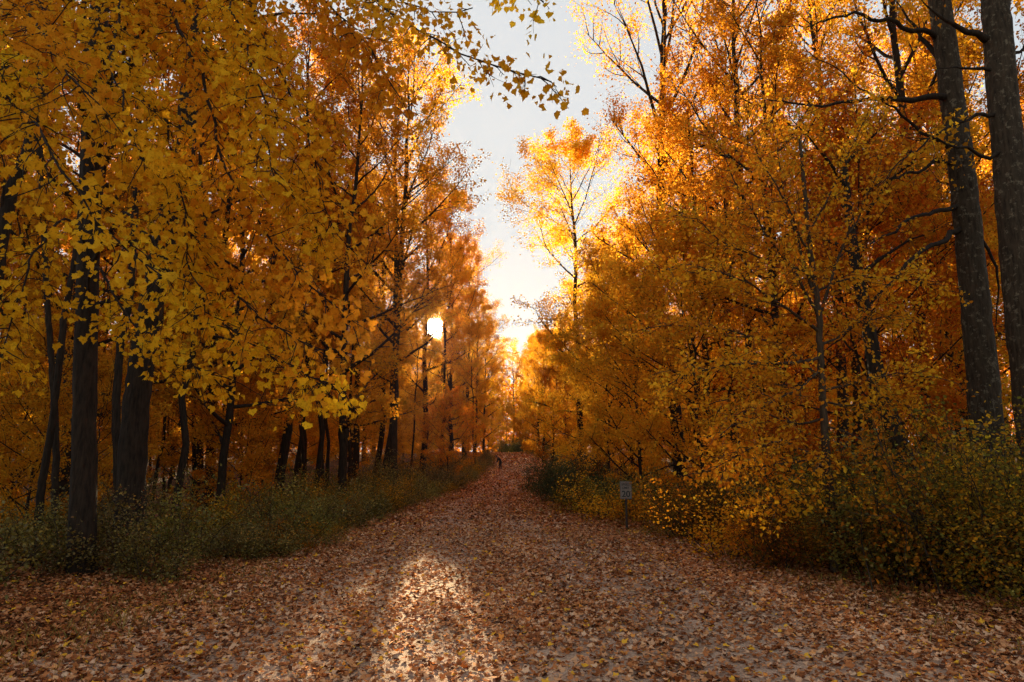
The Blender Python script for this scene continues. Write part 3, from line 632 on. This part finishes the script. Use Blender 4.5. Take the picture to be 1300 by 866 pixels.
# small light brown tree at the right roadside
b = gp(1062, 10.6); t = Tree('small_tree', b, 'small light brown tree with one slender curved stem at the right roadside', 'small tree')
q = t.trunk([b, P(1057, 660, 10.6), P(1050, 590, 10.6), P(1045, 520, 10.6), P(1042, 460, 10.6), P(1040, 400, 10.6), P(1030, 330, 10.7), P(1022, 250, 10.8), P(1015, 170, 11)], .072, .025, BARKL, sides=14, flare=1.3)
for pth, r in [([(1042, 455, 10.6), (990, 466, 10.3), (935, 462, 10), (880, 470, 9.8), (845, 490, 9.6)], .028), ([(1049, 580, 10.6), (1005, 584, 10.4), (965, 592, 10.2), (930, 600, 10)], .022),
               ([(1041, 405, 10.6), (1010, 350, 10.4), (965, 290, 10.2), (930, 220, 10), (905, 170, 9.9)], .03), ([(1040, 400, 10.6), (1062, 330, 10.6), (1092, 265, 10.6), (1120, 200, 10.6)], .03),
               ([(1041, 420, 10.6), (990, 385, 10.2), (930, 350, 9.8), (880, 335, 9.6), (840, 345, 9.5)], .028), ([(1040, 390, 10.6), (1010, 300, 10.8), (990, 220, 11), (980, 150, 11.2)], .028),
               ([(1044, 500, 10.6), (1090, 480, 10.6), (1140, 470, 10.5), (1180, 480, 10.4)], .022), ([(1043, 470, 10.6), (1000, 500, 10.1), (940, 530, 9.7), (900, 560, 9.5)], .022),
               ([(1046, 540, 10.6), (1080, 550, 10.3), (1120, 575, 10)], .018), ([(1034, 350, 10.6), (1000, 330, 10.4), (950, 325, 10.4), (900, 290, 10.4), (860, 270, 10.4)], .024),
               ([(1052, 620, 10.6), (1000, 640, 10.3), (960, 640, 10)], .012), ([(1036, 370, 10.6), (1080, 350, 10.6), (1140, 350, 10.6), (1190, 370, 10.6)], .022),
               ([(1043, 480, 10.6), (1000, 440, 10.9), (930, 420, 11.2), (870, 410, 11.4), (810, 420, 11.4)], .024), ([(1042, 440, 10.6), (1080, 420, 10.9), (1120, 400, 11.2), (1160, 410, 11.4)], .022),
               ([(1046, 530, 10.6), (1000, 540, 10.9), (940, 500, 11.2), (880, 520, 11.3)], .022), ([(1030, 320, 10.6), (1000, 260, 10.4), (960, 200, 10.4), (950, 140, 10.4)], .022),
               ([(1026, 290, 10.6), (1060, 240, 10.7), (1080, 180, 10.8), (1110, 130, 10.8)], .02), ([(1045, 510, 10.6), (1085, 520, 10.9), (1120, 500, 11.2), (1180, 530, 11.4)], .02),
               ([(1053, 630, 10.6), (1090, 620, 10.3), (1130, 630, 10)], .016), ([(1050, 590, 10.6), (1000, 560, 10.2), (950, 570, 9.9), (900, 600, 9.8)], .018)]:
    pp = px_path(pth); i = int(np.argmin(np.linalg.norm(q - pp[0], axis=1))); pp[0] = q[i]
    t.bough(pp, r, BARKL, GOLDMIX, leafy=.1, step=.085, per=12, leaf=.058, shape='oval', tw=(.35, .95), droop=.05, hang=.1, subs=3, spray=.07)
# black leaning trunk on the right bank
plain_tree('tree', [(1172, 690, 13), (1166, 650, 13), (1157, 615, 13), (1148, 580, 13), (1138, 555, 13), (1124, 515, 13.1), (1112, 470, 13.2), (1104, 420, 13.3), (1085, 330, 13.5), (1070, 200, 13.8)], .19, .06, BARK,
           'black crooked trunk with one bare side branch among the right bank bushes', lm=RUST, crown_z=5.2, n=6, R=2.2, limbs=[([(1147, 576, 13), (1128, 578, 12.8), (1108, 583, 12.6), (1084, 575, 12.4)], .07, .9)])

# ------------------------------------------------------------------ the deeper woods
def fill(side, n, y0, y1, off0, off1, keys, mats, label, group, dmin, name='tree', cat='tree', srange=(.8, 1.1)):
    k = 0; tries = 0
    while k < n and tries < 6000:
        tries += 1
        y = y0 + (y1 - y0) * rng.random() ** .8
        off = off0 + (off1 - off0) * rng.random() ** 1.2
        x = float(rl(y)) - off if side < 0 else float(rr(y)) + off
        if y < 112 and abs(x) > y * .86 + 4: continue
        s = rng.uniform(*srange)
        if not free(x, y, dmin): continue
        occupied.append((x, y)); m = mats[rng.integers(len(mats))]; kk = keys[rng.integers(len(keys))]
        place(kk, name, x, y, (BARK, m), label, cat, group, s, sz=s * rng.uniform(.92, 1.08)); k += 1
fill(-1, 34, 15, 45, 3.5, 30, ['slender', 'tallB', 'tallC', 'slender'], [RUST, ORA, GOLD, RUST], 'slim dark-trunked tree in the shaded woods left of the road', 'trees in the left woods', 3.2)
fill(-1, 34, 45, 110, 2.6, 42, ['tallA', 'tallB', 'tallC', 'round'], [RUST, ORA, GOLD, ORA], 'orange-leaved tree deep in the woods left of the road', 'far trees in the left woods', 4.2)
fill(1, 26, 17, 45, 5.0, 30, ['tallA', 'tallB', 'tallC'], [ORA, GOLD, ORA, RUST], 'orange-leaved tree on the wooded bank right of the road', 'trees on the right bank', 4.0)
fill(1, 30, 45, 110, 2.8, 40, ['tallA', 'tallB', 'tallC', 'round'], [ORA, GOLD, GOLD, RUST], 'golden tree deep in the woods right of the road', 'far trees in the right woods', 4.4, srange=(.75, 1.0))
fill(-1, 44, 18, 80, 3.0, 34, ['underB', 'under'], [ORA, GOLD, RUST], 'small orange-leaved tree under the tall trees left of the road', 'small trees under the left woods', 2.6, 'small_tree', 'small tree', (.6, .95))
fill(-1, 26, 16, 44, 3.2, 24, ['slender'], [ORA, GOLD, RUST], 'thin pole-like dark stem with amber leaves in the left woods', 'thin stems in the left woods', 1.9, srange=(.55, .75))
fill(-1, 12, 14.5, 34, 3.0, 15, ['underB', 'underB', 'under'], [ORA, GOLD, RUST, RUST], 'small amber-leaved tree among the dark trunks near the left roadside', 'small trees among the near left trunks', 1.7, 'small_tree', 'small tree', (.5, .85))
fill(1, 30, 22, 80, 2.4, 26, ['underB', 'under'], [GOLD, ORA, GOLD], 'small golden tree under the tall trees right of the road', 'small trees under the right woods', 2.8, 'small_tree', 'small tree', (.7, 1.05))
# beyond the bend
for i in range(16):
    x = -26 + i * 3.6 + rng.normal(0, 1); y = 128 + rng.uniform(0, 25)
    place(['round', 'tallC', 'round'][i % 3], 'tree', x, y, (BARK, [ORA, GOLD, RUST][i % 3]), 'golden tree closing the view beyond the bend', 'tree', 'trees beyond the bend', .95 + .15 * rng.random())
for i in range(14):
    x = -20 + i * 2.6 + rng.normal(0, .8); y = 118 + rng.uniform(0, 10) + (6 if x > -4 else 0)
    if float(rl(y)) - 1 < x < float(rr(y)) + 1: y = 136
    place('under', 'small_tree', x, y, (BARK, [ORA, GOLD, RUST][i % 3]), 'small golden tree filling the foot of the woods beyond the bend', 'small tree', 'small trees beyond the bend', .8 + .4 * rng.random())
for i in range(9):
    x = -1.5 + i * 1.25; y = 122 + (i % 3) * 1.5 - .5 * i
    place('mound', 'shrub', x, y, (TWIG, DGRN if i % 2 else OLIV), 'dark shrub closing the far end of the road where it bends away', 'shrub', 'dark shrubs where the road bends away', 1.3 + .3 * (i % 3), parts=('stem', 'foliage'))
def far_wood():
    mb = MB(); n = 110000
    a = rng.uniform(-1.0, 1.0, n); d = rng.uniform(150, 190, n); x = np.sin(a) * d; y = np.cos(a) * d + 10
    h = rng.random(n) * (20 + 7 * vnoise(a * 40, d * 0, 1, 3)); z = ground_z(x, y) + h
    leaves(mb, np.stack([x, y, z], 1), rng.uniform(.5, 1.1, n), rdir(n), rdir(n), 'oval', np.clip(vnoise(a * 50, h, 3, 4) * .6 + rng.random(n) * .4, 0, 1), mat=0)
    o = link('far_wood', mb.build('far_wood'), [ORA]); tag(o, 'far-off mass of autumn woodland seen between the trunks', 'woodland', kind='stuff')
far_wood()

# ------------------------------------------------------------------ shrubs
def side_shrubs(side, n, y0, y1, o0, o1, keys, mats, labels, group, dmin, sr, name='shrub'):
    k = 0; tr = 0; occ = []
    while k < n and tr < 4000:
        tr += 1; y = y0 + (y1 - y0) * rng.random() ** 1.3; off = rng.uniform(o0, o1)
        x = float(rl(y)) - off if side < 0 else float(rr(y)) + off
        if abs(x) > y * .8 + 1.0 or any((x - a) ** 2 + (y - b) ** 2 < dmin ** 2 for a, b in occ): continue
        occ.append((x, y)); s = rng.uniform(*sr) * (.75 + .25 * min(1, off / 1.5))
        near = 0 if y < (y0 + y1) * .45 else 1
        place(keys[rng.integers(len(keys))], name, x, y, (TWIG, mats[rng.integers(len(mats))]), labels[near], 'shrub', group + (' nearer the viewer' if near == 0 else ' further along'), s, parts=('stem', 'foliage'), sz=s * rng.uniform(.6, 1.25)); k += 1
side_shrubs(-1, 34, 8.5, 24, .5, 5.5, ['shrubA', 'shrubB'], [OLIV, OLIV, OLIV, MIX], ['dull green shrub at the left roadside, near the black trunks', 'dull green shrub at the left roadside before the upright trunks'], 'shrubs left of the road', .85, (.62, .95))
side_shrubs(-1, 34, 22, 60, .3, 4.0, ['shrubA', 'shrubB'], [OLIV, OLIV, MIX], ['green brown shrub along the left road edge below the forked tree', 'small green brown shrub on the left verge leading up to the bend'], 'shrubs along the left edge', 1.2, (.8, 1.25))
side_shrubs(1, 26, 9.0, 17.5, .8, 6.5, ['shrubA', 'shrubB', 'shrubB'], [MIX, MIX, OLIV], ['mixed green and orange shrub at the right edge under the grey trunks', 'mixed green and orange shrub on the right bank before the speed sign'], 'shrubs on the right bank', .95, (.8, 1.25))
side_shrubs(1, 16, 17, 30, .9, 4.0, ['shrubA', 'shrubB'], [MIX, OLIV, GOLDMIX, MIX], ['low mixed shrub behind the speed sign', 'low mixed shrub on the right verge past the speed sign'], 'shrubs behind the sign', 1.2, (.8, 1.15))
side_shrubs(1, 16, 34, 95, .5, 2.5, ['shrubA', 'mound'], [DGRN, OLIV], ['dark green shrub at the right verge near the bend', 'low dark shrub at the right verge by the bend'], 'dark shrubs near the bend', 1.8, (.8, 1.2))
for i, y in enumerate(np.geomspace(12.5, 72, 30)):
    off = rng.uniform(.1, .7); s_ = rng.uniform(.5, .8) + .006 * y
    near = y < 30
    place(['shrubA', 'shrubB'][i % 2], 'shrub', float(rl(y)) - off, y, (TWIG, [OLIV, MIX, OLIV][i % 3]), 'low ragged shrub at the very left road edge before the upright trunks' if near else 'low ragged shrub lining the left road edge up to the bending person', 'shrub',
          'edge shrubs on the left, nearer' if near else 'edge shrubs on the left, further', s_, parts=('stem', 'foliage'), sz=s_ * rng.uniform(.55, 1.1))
def S(key, px, D, mats, label, s, sz=None): 
    x = gx(px, D); return place(key, 'shrub', x, D, mats, label, 'shrub', None, s, parts=('stem', 'foliage'), sz=sz)
S('mound', 702, 34, (TWIG, DGRN), 'round dark green shrub, the leftmost of the mounds at the right road bend', 1.0)
S('mound', 718, 29, (TWIG, DGRN), 'dark green mound of shrub jutting out where the road narrows on the right', .95)
S('mound', 752, 27, (TWIG, DGRN), 'large dark green mound of shrub halfway between the bend and the speed sign', .95, 1.1)
S('mound', 775, 23.5, (TWIG, DGRN), 'low dark green shrub just left of the speed sign', .72)
S('shrubB', 742, 34, (TWIG, GOLDMIX), 'bright yellow shrub peeping over the dark green mounds', 1.5)
S('bush', 1228, 9.6, (TWIG, MIX), 'tall leafy green and orange shrub in front of the left big grey trunk', .85, .85)
S('bush', 1140, 10.4, (TWIG, OLIV), 'dull green shrub in front of the black crooked trunk', .8, .72)
S('bush', 1310, 8.6, (TWIG, MIX), 'green and orange shrub cut by the right edge of the view', .75, .7)
S('shrubB', 1000, 11.2, (TWIG, MIX), 'brown green shrub at the foot of the light brown stem', .9)
S('shrubB', 940, 12.6, (TWIG, GOLDMIX), 'bright yellow shrub by a thin dark sapling stem at the right roadside', 1.0)
S('shrubB', 868, 15.5, (TWIG, MIX), 'brown green shrub just right of the speed sign', .9)

def grass():
    mb = MB(); n = 13000
    y = 4 + 50 * rng.random(n) ** 1.6; sd = rng.random(n) < .5
    off = rng.normal(.1, .45, n); x = np.where(sd, rl(y) - off, rr(y) + off)
    k = vnoise(x * 1.5, y * 1.5, 1, 8) > .42; x = x[k]; y = y[k]; n = len(x); z = ground_z(x, y)
    h = rng.uniform(.04, .16, n) * (.6 + vnoise(x, y, .8, 3)); a = rng.random(n) * 6.283; w = .0035 + y * .00025
    u = np.stack([np.cos(a), np.sin(a), 0 * a], 1); ln = rng.normal(0, .45, (n, 2))
    b0 = np.stack([x, y, z - .01], 1); tip = b0 + np.stack([ln[:, 0] * h, ln[:, 1] * h, h], 1); midp = b0 * .5 + tip * .5 + np.array([0, 0, 1]) * (h * .12)[:, None]
    v = np.stack([b0 - u * w[:, None], b0 + u * w[:, None], midp + u * w[:, None] * .8, tip, midp - u * w[:, None] * .8], 1).reshape(-1, 3)
    mb.add(v, np.arange(n * 5).reshape(n, 5), 0, rng.random(n))
    o = link('dry_grass', mb.build('dry_grass'), [leafmat('dry_grass_blade', [(0, (.16, .07, .02)), (.5, (.36, .18, .05)), (1, (.30, .26, .07))], trans=.3, var=0, hue=0)])
    tag(o, 'dry orange and tan grass along both road edges', 'grass', kind='stuff')
grass()
def ground_plants():
    mb = MB(); n = 15000
    y = 6 + 34 * rng.random(n) ** 1.4; sd = rng.random(n) < .55
    off = .3 + 9 * rng.random(n) ** 1.3; x = np.where(sd, rl(y) - off, rr(y) + off)
    k = (np.abs(x) < y * .82 + 1) & (vnoise(x, y, 1.3, 12) > .45); x = x[k]; y = y[k]; n = len(x); z = ground_z(x, y) + rng.random(n) ** 1.5 * .35
    nr = rdir(n); nr[:, 2] += 1
    leaves(mb, np.stack([x, y, z], 1), rng.uniform(.025, .055, n), rdir(n, .4), nr, 'oval', None, mat=0)
    o = link('ground_plants', mb.build('ground_plants'), [OLIV]); tag(o, 'low leafy ground cover under the roadside shrubs', 'ground cover', kind='stuff')
ground_plants()

# ------------------------------------------------------------------ speed limit sign
def sign():
    p = P(796, 673, 17.7); p[2] = float(ground_z(p[0], p[1])); e = empty('speed_limit_sign', p, D2R(-8))
    tag(e, 'small white speed limit 20 sign on a dark post at the right roadside', 'road sign')
    def box(mb, x0, x1, y0, y1, z0, z1, c=.004):
        prof = [(x0 + c, y0), (x1 - c, y0), (x1, y0 + c), (x1, y1 - c), (x1 - c, y1), (x0 + c, y1), (x0, y1 - c), (x0, y0 + c)]
        v = [(a, b, z0) for a, b in prof] + [(a, b, z1) for a, b in prof]
        mb.add(v, [[i, (i + 1) % 8, 8 + (i + 1) % 8, 8 + i] for i in range(8)]); mb.add(v, [list(range(7, -1, -1)), list(range(8, 16))])
    m = MB(); box(m, -.028, .028, .0, .056, -.35, 1.14, .006); link('post', m.build('post'), [plain('weathered_post', (.035, .022, .014), .8)], e)
    W, H, z0 = .29, .44, .76
    def plate(w, h, y0, y1, r, zc):
        pts = []
        for cx, cz, a0 in ((w / 2 - r, h / 2 - r, 0), (-w / 2 + r, h / 2 - r, 90), (-w / 2 + r, -h / 2 + r, 180), (w / 2 - r, -h / 2 + r, 270)):
            for k in range(7): a = D2R(a0 + k * 15); pts.append((cx + r * math.cos(a), cz + r * math.sin(a) + zc))
        return pts
    zc = z0 + H / 2; pts = plate(W, H, 0, 0, .025, zc); n = len(pts)
    m = MB(); v = [(a, -.006, b) for a, b in pts] + [(a, -.001, b) for a, b in pts]
    m.add(v, [list(range(n)), list(range(2 * n - 1, n - 1, -1))]); m.add(v, [[i, n + i, n + (i + 1) % n, (i + 1) % n] for i in range(n)])
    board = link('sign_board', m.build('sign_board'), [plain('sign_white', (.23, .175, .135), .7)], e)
    black = plain('sign_black', (.015, .013, .012), .5)
    a_ = plate(W - .022, H - .022, 0, 0, .018, zc); b_ = plate(W - .036, H - .036, 0, 0, .012, zc); m = MB()
    m.add([(a, -.009, b) for a, b in a_] + [(a, -.009, b) for a, b in b_], [[i, (i + 1) % n, n + (i + 1) % n, n + i] for i in range(n)])
    link('border', m.build('border'), [black], board)
    def word(txt, size, z, nm, bold=0):
        cu = bpy.data.curves.new(nm, 'FONT'); cu.body = txt; cu.size = size; cu.align_x = 'CENTER'; cu.extrude = .001; cu.offset = bold
        to = bpy.data.objects.new('tmp', cu); C.objects.link(to); dg = bpy.context.evaluated_depsgraph_get()
        me = bpy.data.meshes.new_from_object(to.evaluated_get(dg)); bpy.data.objects.remove(to)
        me.materials.clear(); me.materials.append(black); o = bpy.data.objects.new(nm, me); C.objects.link(o); o.parent = board
        o.rotation_euler = (math.pi / 2, 0, 0); o.location = (0, -.0095, z)
    word('SPEED', .082, z0 + .335, 'lettering', .0015); word('LIMIT', .082, z0 + .25, 'lettering', .0015); word('20', .215, z0 + .055, 'numerals', .004)
    for zb in (z0 + H - .022, z0 + .026):
        m = MB(); tube(m, [(0, -.004, zb), (0, -.014, zb), (0, -.0145, zb)], [.011, .010, .0005], 10); link('bolt', m.build('bolt'), [plain('rusty_bolt', (.25, .03, .02), .6)], e)
sign()

# ------------------------------------------------------------------ person bending forward at the bend
def person():
    D = 56; p = P(635, 594, D); p[2] = float(ground_z(p[0], p[1]))
    e = empty('person', p, D2R(12)); tag(e, 'person in a black jacket and dark trousers bending forward at the left road edge', 'person')
    J = {'pel': (.06, 0, .66), 'sp': (-.02, 0, .78), 'ch': (-.13, 0, .90), 'nk': (-.225, 0, .975), 'hb': (-.26, 0, 1.0), 'hd': (-.315, 0, 1.03), 'ht': (-.36, 0, 1.055)}
    R = {'pel': .105, 'sp': .10, 'ch': .115, 'nk': .045, 'hb': .055, 'hd': .082, 'ht': .06}
    E = [('pel', 'sp'), ('sp', 'ch'), ('ch', 'nk'), ('nk', 'hb'), ('hb', 'hd'), ('hd', 'ht')]
    for sg, n in ((1, 'a'), (-1, 'b')):
        fx = .05 * sg
        for k, c, r in (('hp', (.05, .075 * sg, .62), .085), ('kn', (-.02 - fx, .085 * sg, .35), .055), ('an', (.04 - fx, .085 * sg, .07), .038), ('ft', (-.03 - fx, .09 * sg, .035), .036), ('te', (-.10 - fx, .095 * sg, .028), .028),
                        ('sh', (-.17, .135 * sg, .93), .058), ('el', (-.20, .165 * sg, .72), .040), ('wr', (-.30, .12 * sg, .56), .026), ('pa', (-.325, .115 * sg, .51), .024)):
            J[k + n] = c; R[k + n] = r
        E += [('pel', 'hp' + n), ('hp' + n, 'kn' + n), ('kn' + n, 'an' + n), ('an' + n, 'ft' + n), ('ft' + n, 'te' + n), ('ch', 'sh' + n), ('sh' + n, 'el' + n), ('el' + n, 'wr' + n), ('wr' + n, 'pa' + n)]
        for f in range(4):
            c = (-.335 - .006 * f, (.115 + .012 * (f - 1.5)) * sg, .487 - .002 * f); tcp = (-.335 - .002 * f, (.113 + .013 * (f - 1.5)) * sg, .445 + .004 * abs(f - 1))
            J[f'f{f}{n}'] = c; R[f'f{f}{n}'] = .008; J[f'g{f}{n}'] = tcp; R[f'g{f}{n}'] = .006
            E += [('pa' + n, f'f{f}{n}'), (f'f{f}{n}', f'g{f}{n}')]
        J['th' + n] = (-.35, .095 * sg, .515); R['th' + n] = .008; J['tt' + n] = (-.365, .092 * sg, .485); R['tt' + n] = .007; E += [('pa' + n, 'th' + n), ('th' + n, 'tt' + n)]
    keys = list(J); me = bpy.data.meshes.new('skeleton'); me.from_pydata([J[k] for k in keys], [(keys.index(a), keys.index(b)) for a, b in E], [])
    o = bpy.data.objects.new('tmp', me); C.objects.link(o); md = o.modifiers.new('s', 'SKIN')
    sk = me.skin_vertices[0].data if me.skin_vertices else None
    if sk is None:
        me.attributes.new  # skin data is created with the modifier evaluation below
    if not me.skin_vertices:
        import bmesh
        bm = bmesh.new(); bm.from_mesh(me); bm.verts.layers.skin.verify(); bm.to_mesh(me); bm.free(); 
    for i, k in enumerate(keys): v = me.skin_vertices[0].data[i]; v.radius = (R[k], R[k]); v.use_root = (k == 'pel')
    s2 = o.modifiers.new('u', 'SUBSURF'); s2.levels = 2; s2.render_levels = 2
    dg = bpy.context.evaluated_depsgraph_get(); bm_ = bpy.data.meshes.new_from_object(o.evaluated_get(dg)); bpy.data.objects.remove(o)
    mats = [plain('black_jacket', (.012, .012, .014), .8), plain('dark_trousers', (.02, .02, .026), .85), plain('skin', (.45, .25, .17), .6), plain('shoe', (.05, .045, .04), .6)]
    for m in mats: bm_.materials.append(m)
    for f in bm_.polygons:
        c = f.center; f.use_smooth = True
        f.material_index = 3 if c.z < .085 else 2 if (c.x < -.235 and c.z > .93) or (c.x < -.29 and c.z < .56) else 1 if c.z < .66 and c.x > -.15 else 0
    body = link('body', bm_, (), e)
    import bmesh
    bm = bmesh.new(); bmesh.ops.create_uvsphere(bm, u_segments=16, v_segments=10, radius=.098)
    for v in bm.verts:
        v.co.x *= 1.05; v.co.z *= 1.0; v.co += Vector((-.315, 0, 1.05)) + Vector(rng.normal(0, .003, 3))
    bmesh.ops.delete(bm, geom=[v for v in bm.verts if v.co.x < -.36 and v.co.z < 1.04], context='VERTS')
    hm = bpy.data.meshes.new('hair'); bm.to_mesh(hm); bm.free(); link('hair', hm, [plain('dark_red_hair', (.07, .018, .012), .7)], e)
    bm = bmesh.new()
    for loc, r in (((-.375, .03, 1.005), .010), ((-.375, -.03, 1.005), .010), ((-.395, 0, .985), .014)):
        g = bmesh.ops.create_uvsphere(bm, u_segments=8, v_segments=6, radius=r)
        for v in g['verts']: v.co += Vector(loc)
    fm = bpy.data.meshes.new('face'); bm.to_mesh(fm); bm.free(); link('face', fm, [mats[2]], e)
person()

def haze():
    mb = MB(); x, y0, y1, z0, z1 = 215, -45, 212, -7, 36
    v = [(a, b, c) for c in (z0, z1) for b in (y0, y1) for a in (-x, x)]
    mb.add(v, [[0, 2, 3, 1], [4, 5, 7, 6], [0, 1, 5, 4], [2, 6, 7, 3], [0, 4, 6, 2], [1, 3, 7, 5]])
    m, nt, out = newmat('haze_air'); p = N_(nt, 'ShaderNodeVolumePrincipled'); p.inputs['Density'].default_value = HAZE; p.inputs['Anisotropy'].default_value = .8
    p.inputs['Color'].default_value = (.97, .82, .58, 1); nt.links.new(p.outputs[0], out.inputs['Volume'])
    o = link('haze', mb.build('haze'), [m]); tag(o, 'thin warm evening haze hanging in the woods', 'haze', kind='stuff')
HAZE = .00005
haze()
bpy.context.view_layer.update()
